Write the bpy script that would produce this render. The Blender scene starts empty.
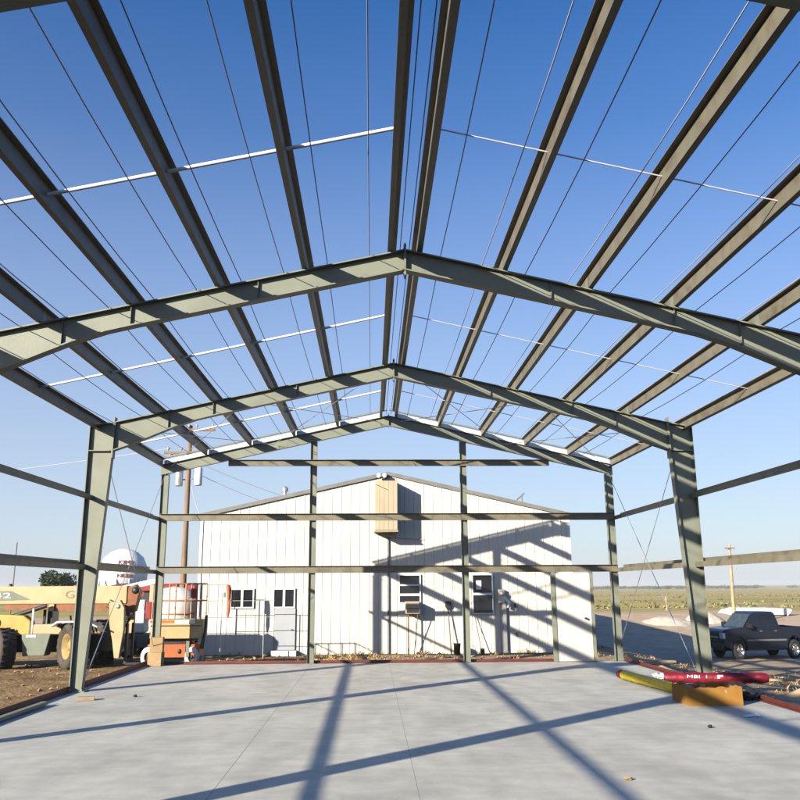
import bpy, math, random
from mathutils import Vector, Matrix, noise
random.seed(7)
C = bpy.context.scene.collection
rad = math.radians

# ------------------------------------------------------------------ camera
YAW, PITCH, ROLL = 0.03292, 0.23825, -0.0055
EYE = Vector((-0.42794, -22.25052, 1.80345))
F = Vector((math.sin(YAW)*math.cos(PITCH), math.cos(YAW)*math.cos(PITCH), math.sin(PITCH)))
Rt = Vector((math.cos(YAW), -math.sin(YAW), 0)); Up = Rt.cross(F)
r2 = math.cos(ROLL)*Rt + math.sin(ROLL)*Up
u2 = math.cos(ROLL)*Up - math.sin(ROLL)*Rt
cam = bpy.data.cameras.new('camera'); cam_o = bpy.data.objects.new('camera', cam); C.objects.link(cam_o)
M = Matrix.Identity(4)
for i in range(3):
    M[i][0], M[i][1], M[i][2], M[i][3] = r2[i], u2[i], -F[i], EYE[i]
cam_o.matrix_world = M
cam.sensor_width = 36; cam.lens = 36*875.48/800; cam.shift_y = -26.18/800
cam.clip_start = 0.05; cam.clip_end = 20000
S = bpy.context.scene
S.camera = cam_o

# ------------------------------------------------------------------ light
SUN = Vector((-2.17, -2.22, 1.0)).normalized()          # towards the sun
elev = math.asin(SUN.z); rot = math.atan2(SUN.x, SUN.y)
w = bpy.data.worlds.new('World'); S.world = w; w.use_nodes = True
nt = w.node_tree; bg = nt.nodes['Background']
sky = nt.nodes.new('ShaderNodeTexSky'); sky.sky_type = 'NISHITA'; sky.sun_disc = False
sky.sun_elevation = elev; sky.sun_rotation = rot
sky.altitude = 1400; sky.air_density = 1.0; sky.dust_density = 1.6; sky.ozone_density = 1.5
# thin lavender dust band low over the horizon, mixed into the physical sky by elevation
bg.inputs[1].default_value = 0.095
hsv = nt.nodes.new('ShaderNodeHueSaturation'); hsv.inputs['Saturation'].default_value = 1.42; hsv.inputs['Hue'].default_value = .511
nt.links.new(sky.outputs[0], hsv.inputs['Color'])
gtc = nt.nodes.new('ShaderNodeTexCoord'); gsp = nt.nodes.new('ShaderNodeSeparateXYZ'); nt.links.new(gtc.outputs['Generated'], gsp.inputs[0])
grp = nt.nodes.new('ShaderNodeValToRGB'); grp.color_ramp.interpolation = 'LINEAR'
grp.color_ramp.elements[0].position = 0.0; grp.color_ramp.elements[0].color = (.85, .85, .85, 1)
grp.color_ramp.elements[1].position = .66; grp.color_ramp.elements[1].color = (0, 0, 0, 1)
for p_, c_ in ((.16, .64), (.32, .36), (.48, .12)):
    e_ = grp.color_ramp.elements.new(p_); e_.color = (c_, c_, c_, 1)
nt.links.new(gsp.outputs['Z'], grp.inputs[0])
gmx = nt.nodes.new('ShaderNodeMix'); gmx.data_type = 'RGBA'
nt.links.new(grp.outputs[0], gmx.inputs['Factor']); nt.links.new(hsv.outputs[0], gmx.inputs['A']); gmx.inputs['B'].default_value = (3.05, 3.4, 4.1, 1)
nt.links.new(gmx.outputs['Result'], bg.inputs[0])
sl = bpy.data.lights.new('sun', 'SUN'); sl.energy = 5.0; sl.angle = rad(0.5); sl.color = (1.0, .915, .77)
so = bpy.data.objects.new('sun', sl); C.objects.link(so)
so.rotation_euler = SUN.to_track_quat('Z', 'Y').to_euler(); so.location = (-40, -60, 40)
S.view_settings.view_transform = 'Standard'; S.view_settings.look = 'None'
S.view_settings.gamma = 1; S.view_settings.use_curve_mapping = False
S.view_settings.exposure = 1.02
S.render.engine = 'CYCLES'
S.cycles.max_bounces = 6; S.cycles.diffuse_bounces = 0; S.cycles.use_denoising = True

# ------------------------------------------------------------------ materials
def mat(name, col, rough=.6, metal=0.0, var=.12, scale=6.0, bump=0.0, bscale=40.0, spec=.5, col2=None, stretch=None, detail=6, stain=None):
    m = bpy.data.materials.new(name); m.use_nodes = True
    n = m.node_tree.nodes; l = m.node_tree.links; b = n['Principled BSDF']
    b.inputs['Roughness'].default_value = rough; b.inputs['Metallic'].default_value = metal
    b.inputs['Specular IOR Level'].default_value = spec
    tc = n.new('ShaderNodeTexCoord'); src = tc.outputs['Object']
    if stretch:
        mp = n.new('ShaderNodeMapping'); mp.inputs['Scale'].default_value = stretch
        l.new(src, mp.inputs[0]); src = mp.outputs[0]
    no = n.new('ShaderNodeTexNoise'); no.inputs['Scale'].default_value = scale; no.inputs['Detail'].default_value = detail
    l.new(src, no.inputs['Vector'])
    rp = n.new('ShaderNodeValToRGB'); rp.color_ramp.elements[0].position = .3; rp.color_ramp.elements[1].position = .7
    a = col2 if col2 else tuple(c*(1-var) for c in col)
    bb = col if col2 else tuple(min(1, c*(1+var)) for c in col)
    rp.color_ramp.elements[0].color = (*a, 1); rp.color_ramp.elements[1].color = (*bb, 1)
    l.new(no.outputs['Fac'], rp.inputs[0]); out = rp.outputs[0]
    if stain:
        sc_, p0, p1, colr, amt = stain
        n3 = n.new('ShaderNodeTexNoise'); n3.inputs['Scale'].default_value = sc_; n3.inputs['Detail'].default_value = 9; n3.inputs['Roughness'].default_value = .65
        l.new(tc.outputs['Object'], n3.inputs['Vector'])
        mr = n.new('ShaderNodeMapRange'); mr.inputs['From Min'].default_value = p0; mr.inputs['From Max'].default_value = p1; mr.inputs['To Max'].default_value = amt
        l.new(n3.outputs['Fac'], mr.inputs['Value'])
        mx = n.new('ShaderNodeMix'); mx.data_type = 'RGBA'; l.new(mr.outputs[0], mx.inputs['Factor']); l.new(out, mx.inputs['A']); mx.inputs['B'].default_value = (*colr, 1); out = mx.outputs['Result']
    l.new(out, b.inputs['Base Color'])
    if bump:
        n2 = n.new('ShaderNodeTexNoise'); n2.inputs['Scale'].default_value = bscale; n2.inputs['Detail'].default_value = 5
        l.new(src, n2.inputs['Vector'])
        bp = n.new('ShaderNodeBump'); bp.inputs['Strength'].default_value = bump; bp.inputs['Distance'].default_value = .02
        l.new(n2.outputs['Fac'], bp.inputs['Height']); l.new(bp.outputs[0], b.inputs['Normal'])
    return m

STEEL = mat('primer_steel', (.19, .205, .158), .5, 0, .12, 2.5, .05, 30, stain=(5, .58, .72, (.13, .10, .06), .6))
STEEL2 = mat('purlin_steel', (.165, .15, .105), .5, 0, .15, 3.0, .05, 30, stain=(4, .5, .7, (.10, .065, .035), .75))
REDP = mat('red_oxide_primer', (.11, .024, .018), .6, 0, .25, 5)
GALV = mat('galvanised', (.45, .46, .46), .4, .6, .15, 8)
CABLE = mat('grey_cable', (.48, .46, .48), .6, 0, .1, 8)
WHITEROD = mat('white_strap', (.8, .8, .8), .5, 0, .04, 6)
WALLM = mat('cream_white_sheet', (.66, .62, .54), .5, 0, .05, 1.2, .03, 4, stretch=(1, 1, .25), stain=(1.3, .55, .75, (.52, .46, .36), .5))
BOXM = mat('cream_box', (.44, .35, .24), .6, 0, .07, 3)
ROOFM = mat('grey_trim', (.17, .165, .155), .6, 0, .15, 4)
GLASSD = mat('dark_glass', (.012, .014, .018), .08, 0, .2, 3, spec=.6)
WFRAME = mat('white_frame', (.74, .73, .70), .5, 0, .05, 6)
GDOOR = mat('grey_blue_door', (.36, .38, .40), .5, 0, .06, 3)
RUST = mat('rusty_iron', (.20, .11, .06), .8, 0, .3, 9)
BLACK = mat('black_rubber', (.018, .018, .018), .85, 0, .3, 12, .3, 30)
BLACKP = mat('black_paint', (.02, .02, .022), .5, 0, .2, 8)
YELLOW = mat('machine_cream_yellow', (.46, .345, .185), .5, 0, .12, 3)
YELLOW2 = mat('machine_yellow', (.46, .30, .07), .5, 0, .18, 4)
CREAM = mat('lift_cream', (.45, .325, .15), .5, 0, .12, 4)
BROWNST = mat('boom_inner_brown', (.24, .085, .03), .6, 0, .25, 5)
GREENP = mat('grey_green_panel', (.17, .19, .14), .6, 0, .12, 4)
ORANGE = mat('lift_orange', (.46, .11, .03), .5, 0, .12, 5)
PINKR = mat('faded_orange_rail', (.60, .26, .13), .6, 0, .12, 6)
REDM = mat('red_paint', (.26, .022, .018), .55, 0, .2, 5)
WHITEP = mat('white_paint', (.78, .78, .76), .45, 0, .05, 3)
REDW = mat('red_plastic_wrap', (.19, .005, .018), .5, 0, .25, 7, .3, 18)
YELW = mat('yellow_plastic_wrap', (.78, .58, .012), .5, 0, .1, 6, .3, 18)
CARD = mat('cardboard', (.29, .14, .022), .85, 0, .16, 5, .1, 30)
CARDL = mat('pale_cardboard', (.38, .26, .13), .85, 0, .12, 5, .1, 30)
WOOD = mat('weathered_pole_wood', (.23, .15, .09), .85, 0, .3, 5, .3, 20, stretch=(3, 3, .25))
PLANK = mat('pale_plank', (.40, .30, .18), .8, 0, .25, 5, .1, 20)
TRUCKP = mat('dark_blue_grey_paint', (.018, .024, .038), .25, .3, .06, 3)
CHROME = mat('chrome', (.7, .7, .7), .18, 1, .03, 3)
LAMPG = mat('lamp_glass', (.7, .7, .68), .15, 0, .05, 8)
PAPER = mat('paper', (.85, .85, .84), .7, 0, .02, 9)
CERAM = mat('insulator', (.35, .30, .26), .4, 0, .1, 9)
TANKW = mat('tank_white', (.76, .75, .72), .45, 0, .06, 1.2)
LEAF = mat('leaf_green', (.045, .07, .02), .8, 0, .4, 3)
BARK = mat('bark', (.10, .07, .045), .9, 0, .3, 8)
SAGE = mat('sage_brush', (.26, .23, .085), .9, 0, .35, 2)
STRAW = mat('dry_straw', (.42, .29, .12), .85, 0, .25, 3)
ROCKM = mat('clods', (.33, .22, .13), .9, 0, .25, 4, .4, 20)
GRAVW = mat('pale_gravel', (.62, .54, .42), .9, 0, .15, 4, .6, 12)
FADEDORANGE = mat('faded_orange_hose', (.45, .10, .03), .7, 0, .25, 9)

# ------------------------------------------------------------------ mesh builder
class MB:
    def __init__(s, M=None): s.v = []; s.f = []; s.M = M or Matrix.Identity(4); s.smooth = []
    def add(s, vs, fs, smooth=False, M=None):
        o = len(s.v); MM = s.M @ M if M else s.M
        s.v += [MM @ Vector(p) for p in vs]
        for f in fs: s.f.append([o+i for i in f]); s.smooth.append(smooth)
        return s
    def box(s, x0, x1, y0, y1, z0, z1, M=None):
        vs = [(x, y, z) for z in (z0, z1) for y in (y0, y1) for x in (x0, x1)]
        return s.add(vs, [(0, 2, 3, 1), (4, 5, 7, 6), (0, 1, 5, 4), (2, 6, 7, 3), (0, 4, 6, 2), (1, 3, 7, 5)], False, M)
    def prism(s, poly, a, b, axis='y', M=None):
        # poly in the two other axes, extruded from a to b along axis
        def P(p, t):
            if axis == 'y': return (p[0], t, p[1])
            if axis == 'x': return (t, p[0], p[1])
            return (p[0], p[1], t)
        n = len(poly)
        vs = [P(p, a) for p in poly] + [P(p, b) for p in poly]
        fs = [tuple(range(n)), tuple(range(2*n-1, n-1, -1))] + [(i, i+n, (i+1) % n+n, (i+1) % n) for i in range(n)]
        return s.add(vs, fs, False, M)
    def tube(s, pts, r, n=8, M=None, cap=True):
        pts = [Vector(p) for p in pts]; rs = r if isinstance(r, (list, tuple)) else [r]*len(pts)
        vs = []; fs = []
        prev = None
        for i, p in enumerate(pts):
            t = (pts[min(i+1, len(pts)-1)] - pts[max(i-1, 0)]).normalized()
            if prev is None:
                a = t.orthogonal().normalized()
            else:
                a = (prev - t*prev.dot(t)).normalized()
            prev = a; b = t.cross(a)
            for k in range(n):
                an = 2*math.pi*k/n
                vs.append(p + (a*math.cos(an) + b*math.sin(an))*rs[i])
        for i in range(len(pts)-1):
            for k in range(n):
                fs.append((i*n+k, i*n+(k+1) % n, (i+1)*n+(k+1) % n, (i+1)*n+k))
        s.add(vs, fs, True, M)
        if cap:
            e = (len(pts)-1)*n
            s.add(vs[:n], [tuple(range(n-1, -1, -1))], False, M); s.add(vs[e:e+n], [tuple(range(n))], False, M)
        return s
    def lathe(s, prof, n=24, M=None, smooth=True):
        # prof: (radius, height) about local z
        vs = []; fs = []
        for r, h in prof:
            for k in range(n):
                a = 2*math.pi*k/n; vs.append((r*math.cos(a), r*math.sin(a), h))
        for i in range(len(prof)-1):
            for k in range(n):
                fs.append((i*n+k, i*n+(k+1) % n, (i+1)*n+(k+1) % n, (i+1)*n+k))
        return s.add(vs, fs, smooth, M)
    def build(s, name, m, parent=None, bevel=0):
        me = bpy.data.meshes.new(name); me.from_pydata([tuple(p) for p in s.v], [], s.f); me.validate(); 
        if len(me.polygons) == len(s.smooth):
            for p, sm in zip(me.polygons, s.smooth): p.use_smooth = sm
        o = bpy.data.objects.new(name, me); C.objects.link(o); me.materials.append(m)
        import bmesh
        bm = bmesh.new(); bm.from_mesh(me); bmesh.ops.recalc_face_normals(bm, faces=bm.faces); bm.to_mesh(me); bm.free()
        if parent:
            o.parent = parent
            w0 = world_loc(parent)
            for vtx in me.vertices: vtx.co -= w0
        if bevel:
            bv = o.modifiers.new('bevel', 'BEVEL'); bv.width = bevel; bv.segments = 2; bv.limit_method = 'ANGLE'; bv.angle_limit = rad(35)
        return o
def world_loc(o):
    p = Vector(o.location)
    while o.parent: o = o.parent; p += Vector(o.location)
    return p
def tag(o, label=None, cat=None, group=None, kind=None):
    for k, vv in (('label', label), ('category', cat), ('group', group), ('kind', kind)):
        if vv: o[k] = vv
    return o
def empty(name, loc=(0, 0, 0), parent=None):
    o = bpy.data.objects.new(name, None); C.objects.link(o); o.empty_display_size = .2
    if parent:
        o.parent = parent; o.location = Vector(loc) - world_loc(parent)
    else: o.location = loc
    return o
def T(x, y, z): return Matrix.Translation((x, y, z))
def RX(a): return Matrix.Rotation(rad(a), 4, 'X')
def RY(a): return Matrix.Rotation(rad(a), 4, 'Y')
def RZ(a): return Matrix.Rotation(rad(a), 4, 'Z')
SQ = Matrix.Diagonal((.75, 1, 1, 1))
def text_mesh(txt, name, m, parent, size, mat4, width=None, ext=.004):
    cu = bpy.data.curves.new(name, 'FONT'); cu.body = txt; cu.size = size; cu.extrude = ext
    o = bpy.data.objects.new(name, cu); C.objects.link(o)
    dg = bpy.context.evaluated_depsgraph_get()
    me = bpy.data.meshes.new_from_object(o.evaluated_get(dg)); bpy.data.objects.remove(o)
    bpy.data.curves.remove(cu)
    xs = [p.co.x for p in me.vertices]
    sx = (width/(max(xs)-min(xs))) if width else 1
    x0 = min(xs)
    w0 = world_loc(parent) if parent else Vector()
    for p in me.vertices:
        c = Vector(((p.co.x-x0)*sx, p.co.y, p.co.z)); p.co = (mat4 @ c) - w0
    me.name = name; me.materials.clear(); me.materials.append(m)
    o = bpy.data.objects.new(name, me); C.objects.link(o)
    if parent: o.parent = parent
    return o
UPRIGHT = RX(90)     # text in XY -> faces -Y

# ------------------------------------------------------------------ terrain
def ss(a, b, x):
    t = max(0, min(1, (x-a)/(b-a))); return t*t*(3-2*t)
def gz(x, y):
    z = -.19
    z -= .92*ss(6.6, 12, x)*ss(-5, 9, y)
    z -= .35*ss(6.4, 10, x)*(1-ss(-5, 9, y))
    z += 1.05*ss(16, 42, y)*ss(6, 14, x)
    z -= .9*ss(46, 90, y)*ss(0, 10, x) + 1.6*ss(90, 500, y)
    z += 2.4*ss(700, 2500, y)
    n1 = noise.noise(Vector((x*.35, y*.35, 0)))*.05 + noise.noise(Vector((x*1.3, y*1.3, 3)))*.025 + noise.noise(Vector((x*4, y*4, 5)))*.012
    d = max(abs(x)-5.9, 0, y-.2)
    k = ss(0, 1.2, d) if not (abs(x) < 5.9 and y < .2) else 0
    far = ss(20, 60, y)
    n2 = noise.noise(Vector((x*.03, y*.012, 9)))*.5*ss(60, 200, y)
    return z + n1*k*(1-.6*far) + n2
def axis(lst):
    out = []
    for a, b, n in lst: out += [a+(b-a)*i/n for i in range(n)]
    return out+[lst[-1][1]]
xs = axis([(-2500, -800, 8), (-800, -150, 12), (-150, -40, 16), (-40, -13, 20), (-13, -5.9, 60), (-5.9, 5.9, 60), (5.9, 18, 80), (18, 40, 40), (40, 150, 40), (150, 800, 30), (800, 2500, 10)])
ys = axis([(-40, -12, 12), (-12, -7, 20), (-7, 8, 100), (8, 30, 50), (30, 60, 40), (60, 200, 40), (200, 900, 30), (900, 2500, 12)])
v = [(x, y, gz(x, y)) for y in ys for x in xs]
nx = len(xs)
f = [(j*nx+i, j*nx+i+1, (j+1)*nx+i+1, (j+1)*nx+i) for j in range(len(ys)-1) for i in range(nx-1)]
gm = bpy.data.materials.new('terrain'); gm.use_nodes = True
n = gm.node_tree.nodes; l = gm.node_tree.links; b = n['Principled BSDF']; b.inputs['Roughness'].default_value = .95; b.inputs['Specular IOR Level'].default_value = .1
tc = n.new('ShaderNodeTexCoord'); sep = n.new('ShaderNodeSeparateXYZ'); l.new(tc.outputs['Object'], sep.inputs[0])
def noise_ramp(scale, c1, c2, p1=.35, p2=.65, stretch=None, det=8):
    src = tc.outputs['Object']
    if stretch:
        mp = n.new('ShaderNodeMapping'); mp.inputs['Scale'].default_value = stretch; l.new(src, mp.inputs[0]); src = mp.outputs[0]
    a = n.new('ShaderNodeTexNoise'); a.inputs['Scale'].default_value = scale; a.inputs['Detail'].default_value = det
    l.new(src, a.inputs['Vector'])
    r = n.new('ShaderNodeValToRGB'); r.color_ramp.elements[0].position = p1; r.color_ramp.elements[1].position = p2
    r.color_ramp.elements[0].color = (*c1, 1); r.color_ramp.elements[1].color = (*c2, 1)
    l.new(a.outputs['Fac'], r.inputs[0]); return r.outputs[0]
def mixc(fac, a, bb):
    mx = n.new('ShaderNodeMix'); mx.data_type = 'RGBA'
    l.new(fac, mx.inputs['Factor']); l.new(a, mx.inputs['A']); l.new(bb, mx.inputs['B']); return mx.outputs['Result']
def mrange(src, a, bb, wob=0, wscale=.2):
    mr = n.new('ShaderNodeMapRange'); mr.inputs['From Min'].default_value = a; mr.inputs['From Max'].default_value = bb
    if wob:
        nn = n.new('ShaderNodeTexNoise'); nn.inputs['Scale'].default_value = wscale; nn.inputs['Detail'].default_value = 5; l.new(tc.outputs['Object'], nn.inputs['Vector'])
        ma = n.new('ShaderNodeMath'); ma.operation = 'MULTIPLY_ADD'; ma.inputs[1].default_value = wob; l.new(nn.outputs['Fac'], ma.inputs[0]); l.new(src, ma.inputs[2]); src = ma.outputs[0]
    l.new(src, mr.inputs['Value']); return mr.outputs['Result']
dirt = noise_ramp(1.6, (.19, .115, .05), (.40, .27, .135), .3, .7)
dirt_r = noise_ramp(2.2, (.26, .18, .11), (.48, .36, .23), .3, .7)
gravel = noise_ramp(1.2, (.46, .34, .23), (.62, .47, .33), .3, .7)
field = noise_ramp(.05, (.30, .27, .085), (.58, .42, .15), .38, .62, (.35, 1, 1))
field2 = noise_ramp(.35, (.28, .25, .085), (.55, .41, .15), .4, .65, (.3, 1, 1))
mx0 = n.new('ShaderNodeMix'); mx0.data_type = 'RGBA'; mx0.inputs['Factor'].default_value = .45; l.new(field, mx0.inputs['A']); l.new(field2, mx0.inputs['B'])
c1 = mixc(mrange(sep.outputs['X'], -3, 2, 1.0, .5), dirt, dirt_r)
c2 = mixc(mrange(sep.outputs['Y'], 13, 20, 6, .3), c1, gravel)
c3 = mixc(mrange(sep.outputs['Y'], 46, 54, 14, .12), c2, mx0.outputs['Result'])
l.new(c3, b.inputs['Base Color'])
bp = n.new('ShaderNodeBump'); bp.inputs['Strength'].default_value = .8; bp.inputs['Distance'].default_value = .05
nb = n.new('ShaderNodeTexNoise'); nb.inputs['Scale'].default_value = 9; nb.inputs['Detail'].default_value = 8; l.new(tc.outputs['Object'], nb.inputs['Vector'])
l.new(nb.outputs['Fac'], bp.inputs['Height']); l.new(bp.outputs[0], b.inputs['Normal'])
me = bpy.data.meshes.new('ground'); me.from_pydata(v, [], f); me.materials.append(gm)
for p in me.polygons: p.use_smooth = True
g = bpy.data.objects.new('ground', me); C.objects.link(g); tag(g, 'brown dirt yard running out into dry grass prairie', kind='structure')

# ------------------------------------------------------------------ slab
SX, SY0, SY1 = 5.86, -30.0, .14
cm = bpy.data.materials.new('concrete'); cm.use_nodes = True
n = cm.node_tree.nodes; l = cm.node_tree.links; b = n['Principled BSDF']; b.inputs['Roughness'].default_value = .62; b.inputs['Specular IOR Level'].default_value = .35
tc = n.new('ShaderNodeTexCoord'); sep = n.new('ShaderNodeSeparateXYZ'); l.new(tc.outputs['Object'], sep.inputs[0])
c_a = noise_ramp(.9, (.40, .39, .335), (.68, .655, .565), .32, .68, (1, .6, 1), 10)
c_b = noise_ramp(3.5, (.36, .35, .30), (.68, .655, .565), .3, .62, (1, .6, 1), 10)
c_d = noise_ramp(26, (.44, .425, .365), (.62, .60, .515), .3, .7)
mx1 = n.new('ShaderNodeMix'); mx1.data_type = 'RGBA'; mx1.inputs['Factor'].default_value = .45; l.new(c_a, mx1.inputs['A']); l.new(c_b, mx1.inputs['B'])
mx2 = n.new('ShaderNodeMix'); mx2.data_type = 'RGBA'; mx2.inputs['Factor'].default_value = .25; l.new(mx1.outputs['Result'], mx2.inputs['A']); l.new(c_d, mx2.inputs['B'])
# saw-cut joints
def joint(coord, at, hw=.006):
    s1 = n.new('ShaderNodeMath'); s1.operation = 'SUBTRACT'; l.new(coord, s1.inputs[0]); s1.inputs[1].default_value = at
    s2 = n.new('ShaderNodeMath'); s2.operation = 'ABSOLUTE'; l.new(s1.outputs[0], s2.inputs[0])
    s3 = n.new('ShaderNodeMath'); s3.operation = 'LESS_THAN'; l.new(s2.outputs[0], s3.inputs[0]); s3.inputs[1].default_value = hw; return s3.outputs[0]
js = [joint(sep.outputs['X'], -1.87, .0045), joint(sep.outputs['X'], 0.0, .003), joint(sep.outputs['Y'], -11.45, .0025)]
acc = js[0]
for j in js[1:]:
    ma = n.new('ShaderNodeMath'); ma.operation = 'MAXIMUM'; l.new(acc, ma.inputs[0]); l.new(j, ma.inputs[1]); acc = ma.outputs[0]
mj = n.new('ShaderNodeMix'); mj.data_type = 'RGBA'; l.new(acc, mj.inputs['Factor']); st = noise_ramp(1.1, (0, 0, 0), (1, 1, 1), .50, .66, (1, .75, 1), 13)
sw = n.new('ShaderNodeTexWave'); sw.wave_type = 'RINGS'; sw.inputs['Scale'].default_value = .9; sw.inputs['Distortion'].default_value = 9; sw.inputs['Detail'].default_value = 5; sw.inputs['Detail Scale'].default_value = 1.6
l.new(tc.outputs['Object'], sw.inputs['Vector'])
m8 = n.new('ShaderNodeMath'); m8.operation = 'MULTIPLY'; l.new(sw.outputs['Fac'], m8.inputs[0]); m8.inputs[1].default_value = .14
m9 = n.new('ShaderNodeMath'); m9.operation = 'MULTIPLY_ADD'; l.new(st, m9.inputs[0]); m9.inputs[1].default_value = .30; l.new(m8.outputs[0], m9.inputs[2])
mx3 = n.new('ShaderNodeMix'); mx3.data_type = 'RGBA'; l.new(m9.outputs[0], mx3.inputs['Factor']); l.new(mx2.outputs['Result'], mx3.inputs['A']); mx3.inputs['B'].default_value = (.30, .295, .26, 1)
l.new(mx3.outputs['Result'], mj.inputs['A']); mj.inputs['B'].default_value = (.24, .23, .21, 1)
l.new(mj.outputs['Result'], b.inputs['Base Color'])
nb = n.new('ShaderNodeTexNoise'); nb.inputs['Scale'].default_value = 60; nb.inputs['Detail'].default_value = 6; l.new(tc.outputs['Object'], nb.inputs['Vector'])
bp = n.new('ShaderNodeBump'); bp.inputs['Strength'].default_value = .12; bp.inputs['Distance'].default_value = .01; l.new(nb.outputs['Fac'], bp.inputs['Height']); l.new(bp.outputs[0], b.inputs['Normal'])
slab = MB().box(-SX, SX, SY0, SY1, -.5, 0).build('floor_slab', cm); tag(slab, 'smooth pale grey concrete floor slab under the steel frame', kind='structure')

# ------------------------------------------------------------------ steel frame (one thing)
HW, EH, RISE = 5.715, 4.8285, 1.2623
def zt(x): return EH + RISE*(1-abs(x)/HW)
frame = empty('steel_building_frame', (0, 0, 0))
tag(frame, 'open grey green steel building skeleton standing on the concrete slab', 'building frame')
FY = [0.0, -5.47, -11.45, -17.6, -23.7]

def tapered_I(p_out, p_in, y, fw, tw=.012, tf=.018, mb=None):
    """I section in the XZ plane at depth y: p_out / p_in are polylines of the outer and the inner flange."""
    mb = mb or MB()
    n_ = len(p_out)
    for k in range(n_-1):
        a, b_, c, d = p_out[k], p_out[k+1], p_in[k+1], p_in[k]
        mb.prism([a, b_, c, d], y-tw/2, y+tw/2)
    for line, sgn in ((p_out, 1), (p_in, -1)):
        for k in range(n_-1):
            a, b_ = Vector(line[k]), Vector(line[k+1]); t = (b_-a).normalized(); nn = Vector((-t.y, t.x))
            # make the thickness point away from the other flange
            o = Vector((p_in if sgn > 0 else p_out)[k]) - a
            if nn.dot(o) > 0: nn = -nn
            mb.prism([tuple(a), tuple(b_), tuple(b_+nn*tf), tuple(a+nn*tf)], y-fw/2, y+fw/2)
    return mb

def rafter_low(x):          # vertical web depth of a portal rafter
    return .27 + .27*ss(3.6, 5.4, abs(x))*abs(x)/5.4
CX = HW+.10                 # outer face of the columns
KX = CX-.46                 # inner face of the knee
for fi, y in enumerate(FY):
    if fi == 0: continue
    pf = empty('portal_frame', (0, y, 0), frame)
    for s in (-1, 1):
        # column: outer flange plumb, inner flange raking inwards
        top_o = zt(HW)-.02
        outer = [(s*CX, 0.02), (s*CX, top_o)]
        inner = [(s*(CX-.19), 0.02), (s*KX, zt(KX)-.02)]
        mb = tapered_I(outer, inner, y, .16)
        zk = zt(KX)-.56
        mb.box(min(s*CX, s*(CX-.40)), max(s*CX, s*(CX-.40)), y-.075, y+.075, zk-.008, zk+.008)
        mb.box(min(s*(CX+.05), s*(CX-.28)), max(s*(CX+.05), s*(CX-.28)), y-.13, y+.13, 0.001, .022)
        mb.prism([(s*CX, top_o), (s*KX, zt(KX)-.02), (s*KX, zt(KX)), (s*CX, top_o+.02)], y-.08, y+.08)
        col = mb.build('column', STEEL, pf)
        for bx in (-.1, .1):
            for by in (-.09, .09):
                MB().lathe([(0, .05), (.014, .05), (.014, .022)], 6, T(s*(CX-.115)+bx, y+by, 0), False).build('anchor_bolt', GALV, pf)
        # rafter
        xs_ = [KX, 5.0, 4.6, 4.2, 3.8, 3.4, 2.4, 1.2, .012]
        po = [(s*x, zt(x)-.018) for x in xs_]; pi = [(s*x, zt(x)-rafter_low(x)) for x in xs_]
        mb = tapered_I(po, pi, y, .16)
        for i in range(5):          # purlin clips and flange brace clips
            px = .169+1.11*i
            mb.box(min(s*px, s*(px-.008)), max(s*px, s*(px-.008)), y-.06, y+.06, zt(px)-.01, zt(px)+.17)
        for px in (1.9, 3.5, 4.35):
            mb.prism([(s*px-.004, zt(px)-.02), (s*px+.004, zt(px)-.02), (s*px+.004, zt(px)-rafter_low(px)+.01), (s*px-.004, zt(px)-rafter_low(px)+.01)], y-.05, y+.05)
        mb.build('rafter', STEEL, pf)
        ep = MB().box(min(s*KX, s*(KX+.03)), max(s*KX, s*(KX+.03)), y-.085, y+.085, zt(KX)-.70, zt(KX)+.09)
        ep.build('knee_plate', STEEL, pf)
    MB().box(-.011, .011, y-.085, y+.085, zt(0)-.36, zt(0)+.08).build('ridge_plate', STEEL, pf)
    for zz in (-.32, .055):
        for yy in (-.05, .05):
            MB().lathe([(0, .02), (.013, .02), (.013, -.02), (0, -.02)], 6, T(0, y+yy, zt(0)+zz) @ RY(90), False).build('ridge_bolt', GALV, pf)

# end frame: lighter rafters on four posts
pf = empty('end_frame', (0, 0, 0), frame)
for s in (-1, 1):
    xs_ = [HW+.03, 3, .005]
    mb = tapered_I([(s*x, zt(x)-.012) for x in xs_], [(s*x, zt(x)-.25) for x in xs_], 0, .13, .010, .012)
    mb.build('rafter', STEEL, pf)
    for px, wdt in ((HW-.09, .17), (1.9, .15)):
        top = zt(px)-.262
        p = MB()
        x0 = s*px
        p.box(x0-wdt/2, x0+wdt/2, -.006, .006, 0.012, top)
        p.box(x0-wdt/2-.008, x0-wdt/2, -.06, .06, .012, top); p.box(x0+wdt/2, x0+wdt/2+.008, -.06, .06, .012, top)
        p.box(x0-.13, x0+.13, -.1, .1, .001, .012)
        p.build('end_post', STEEL, pf)
MB().box(-.008, .008, -.07, .07, zt(0)-.3, zt(0)+.05).build('ridge_plate', STEEL, pf)
# white strip put in for the bright sky gap below the dark rake angle
PX = [.169+1.11*i for i in range(5)]
for s in (-1, 1):
    st = MB(); an = MB()
    xl = PX+[HW-.03]
    for a, b_ in zip(xl[:-1], xl[1:]):
        a2, b2 = a, b_
        st.prism([(s*a2, zt(a2)+.02), (s*b2, zt(b2)+.02), (s*b2, zt(b2)+.12), (s*a2, zt(a2)+.12)], .03, .036)
    an.prism([(s*.02, zt(.02)+.155), (s*(HW+.03), zt(HW)+.15), (s*(HW+.03), zt(HW)+.185), (s*.02, zt(.02)+.19)], .0, .07)
    st.build('sky_gap_strip', WHITEROD, frame); an.build('rake_angle', STEEL, frame)

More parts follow.
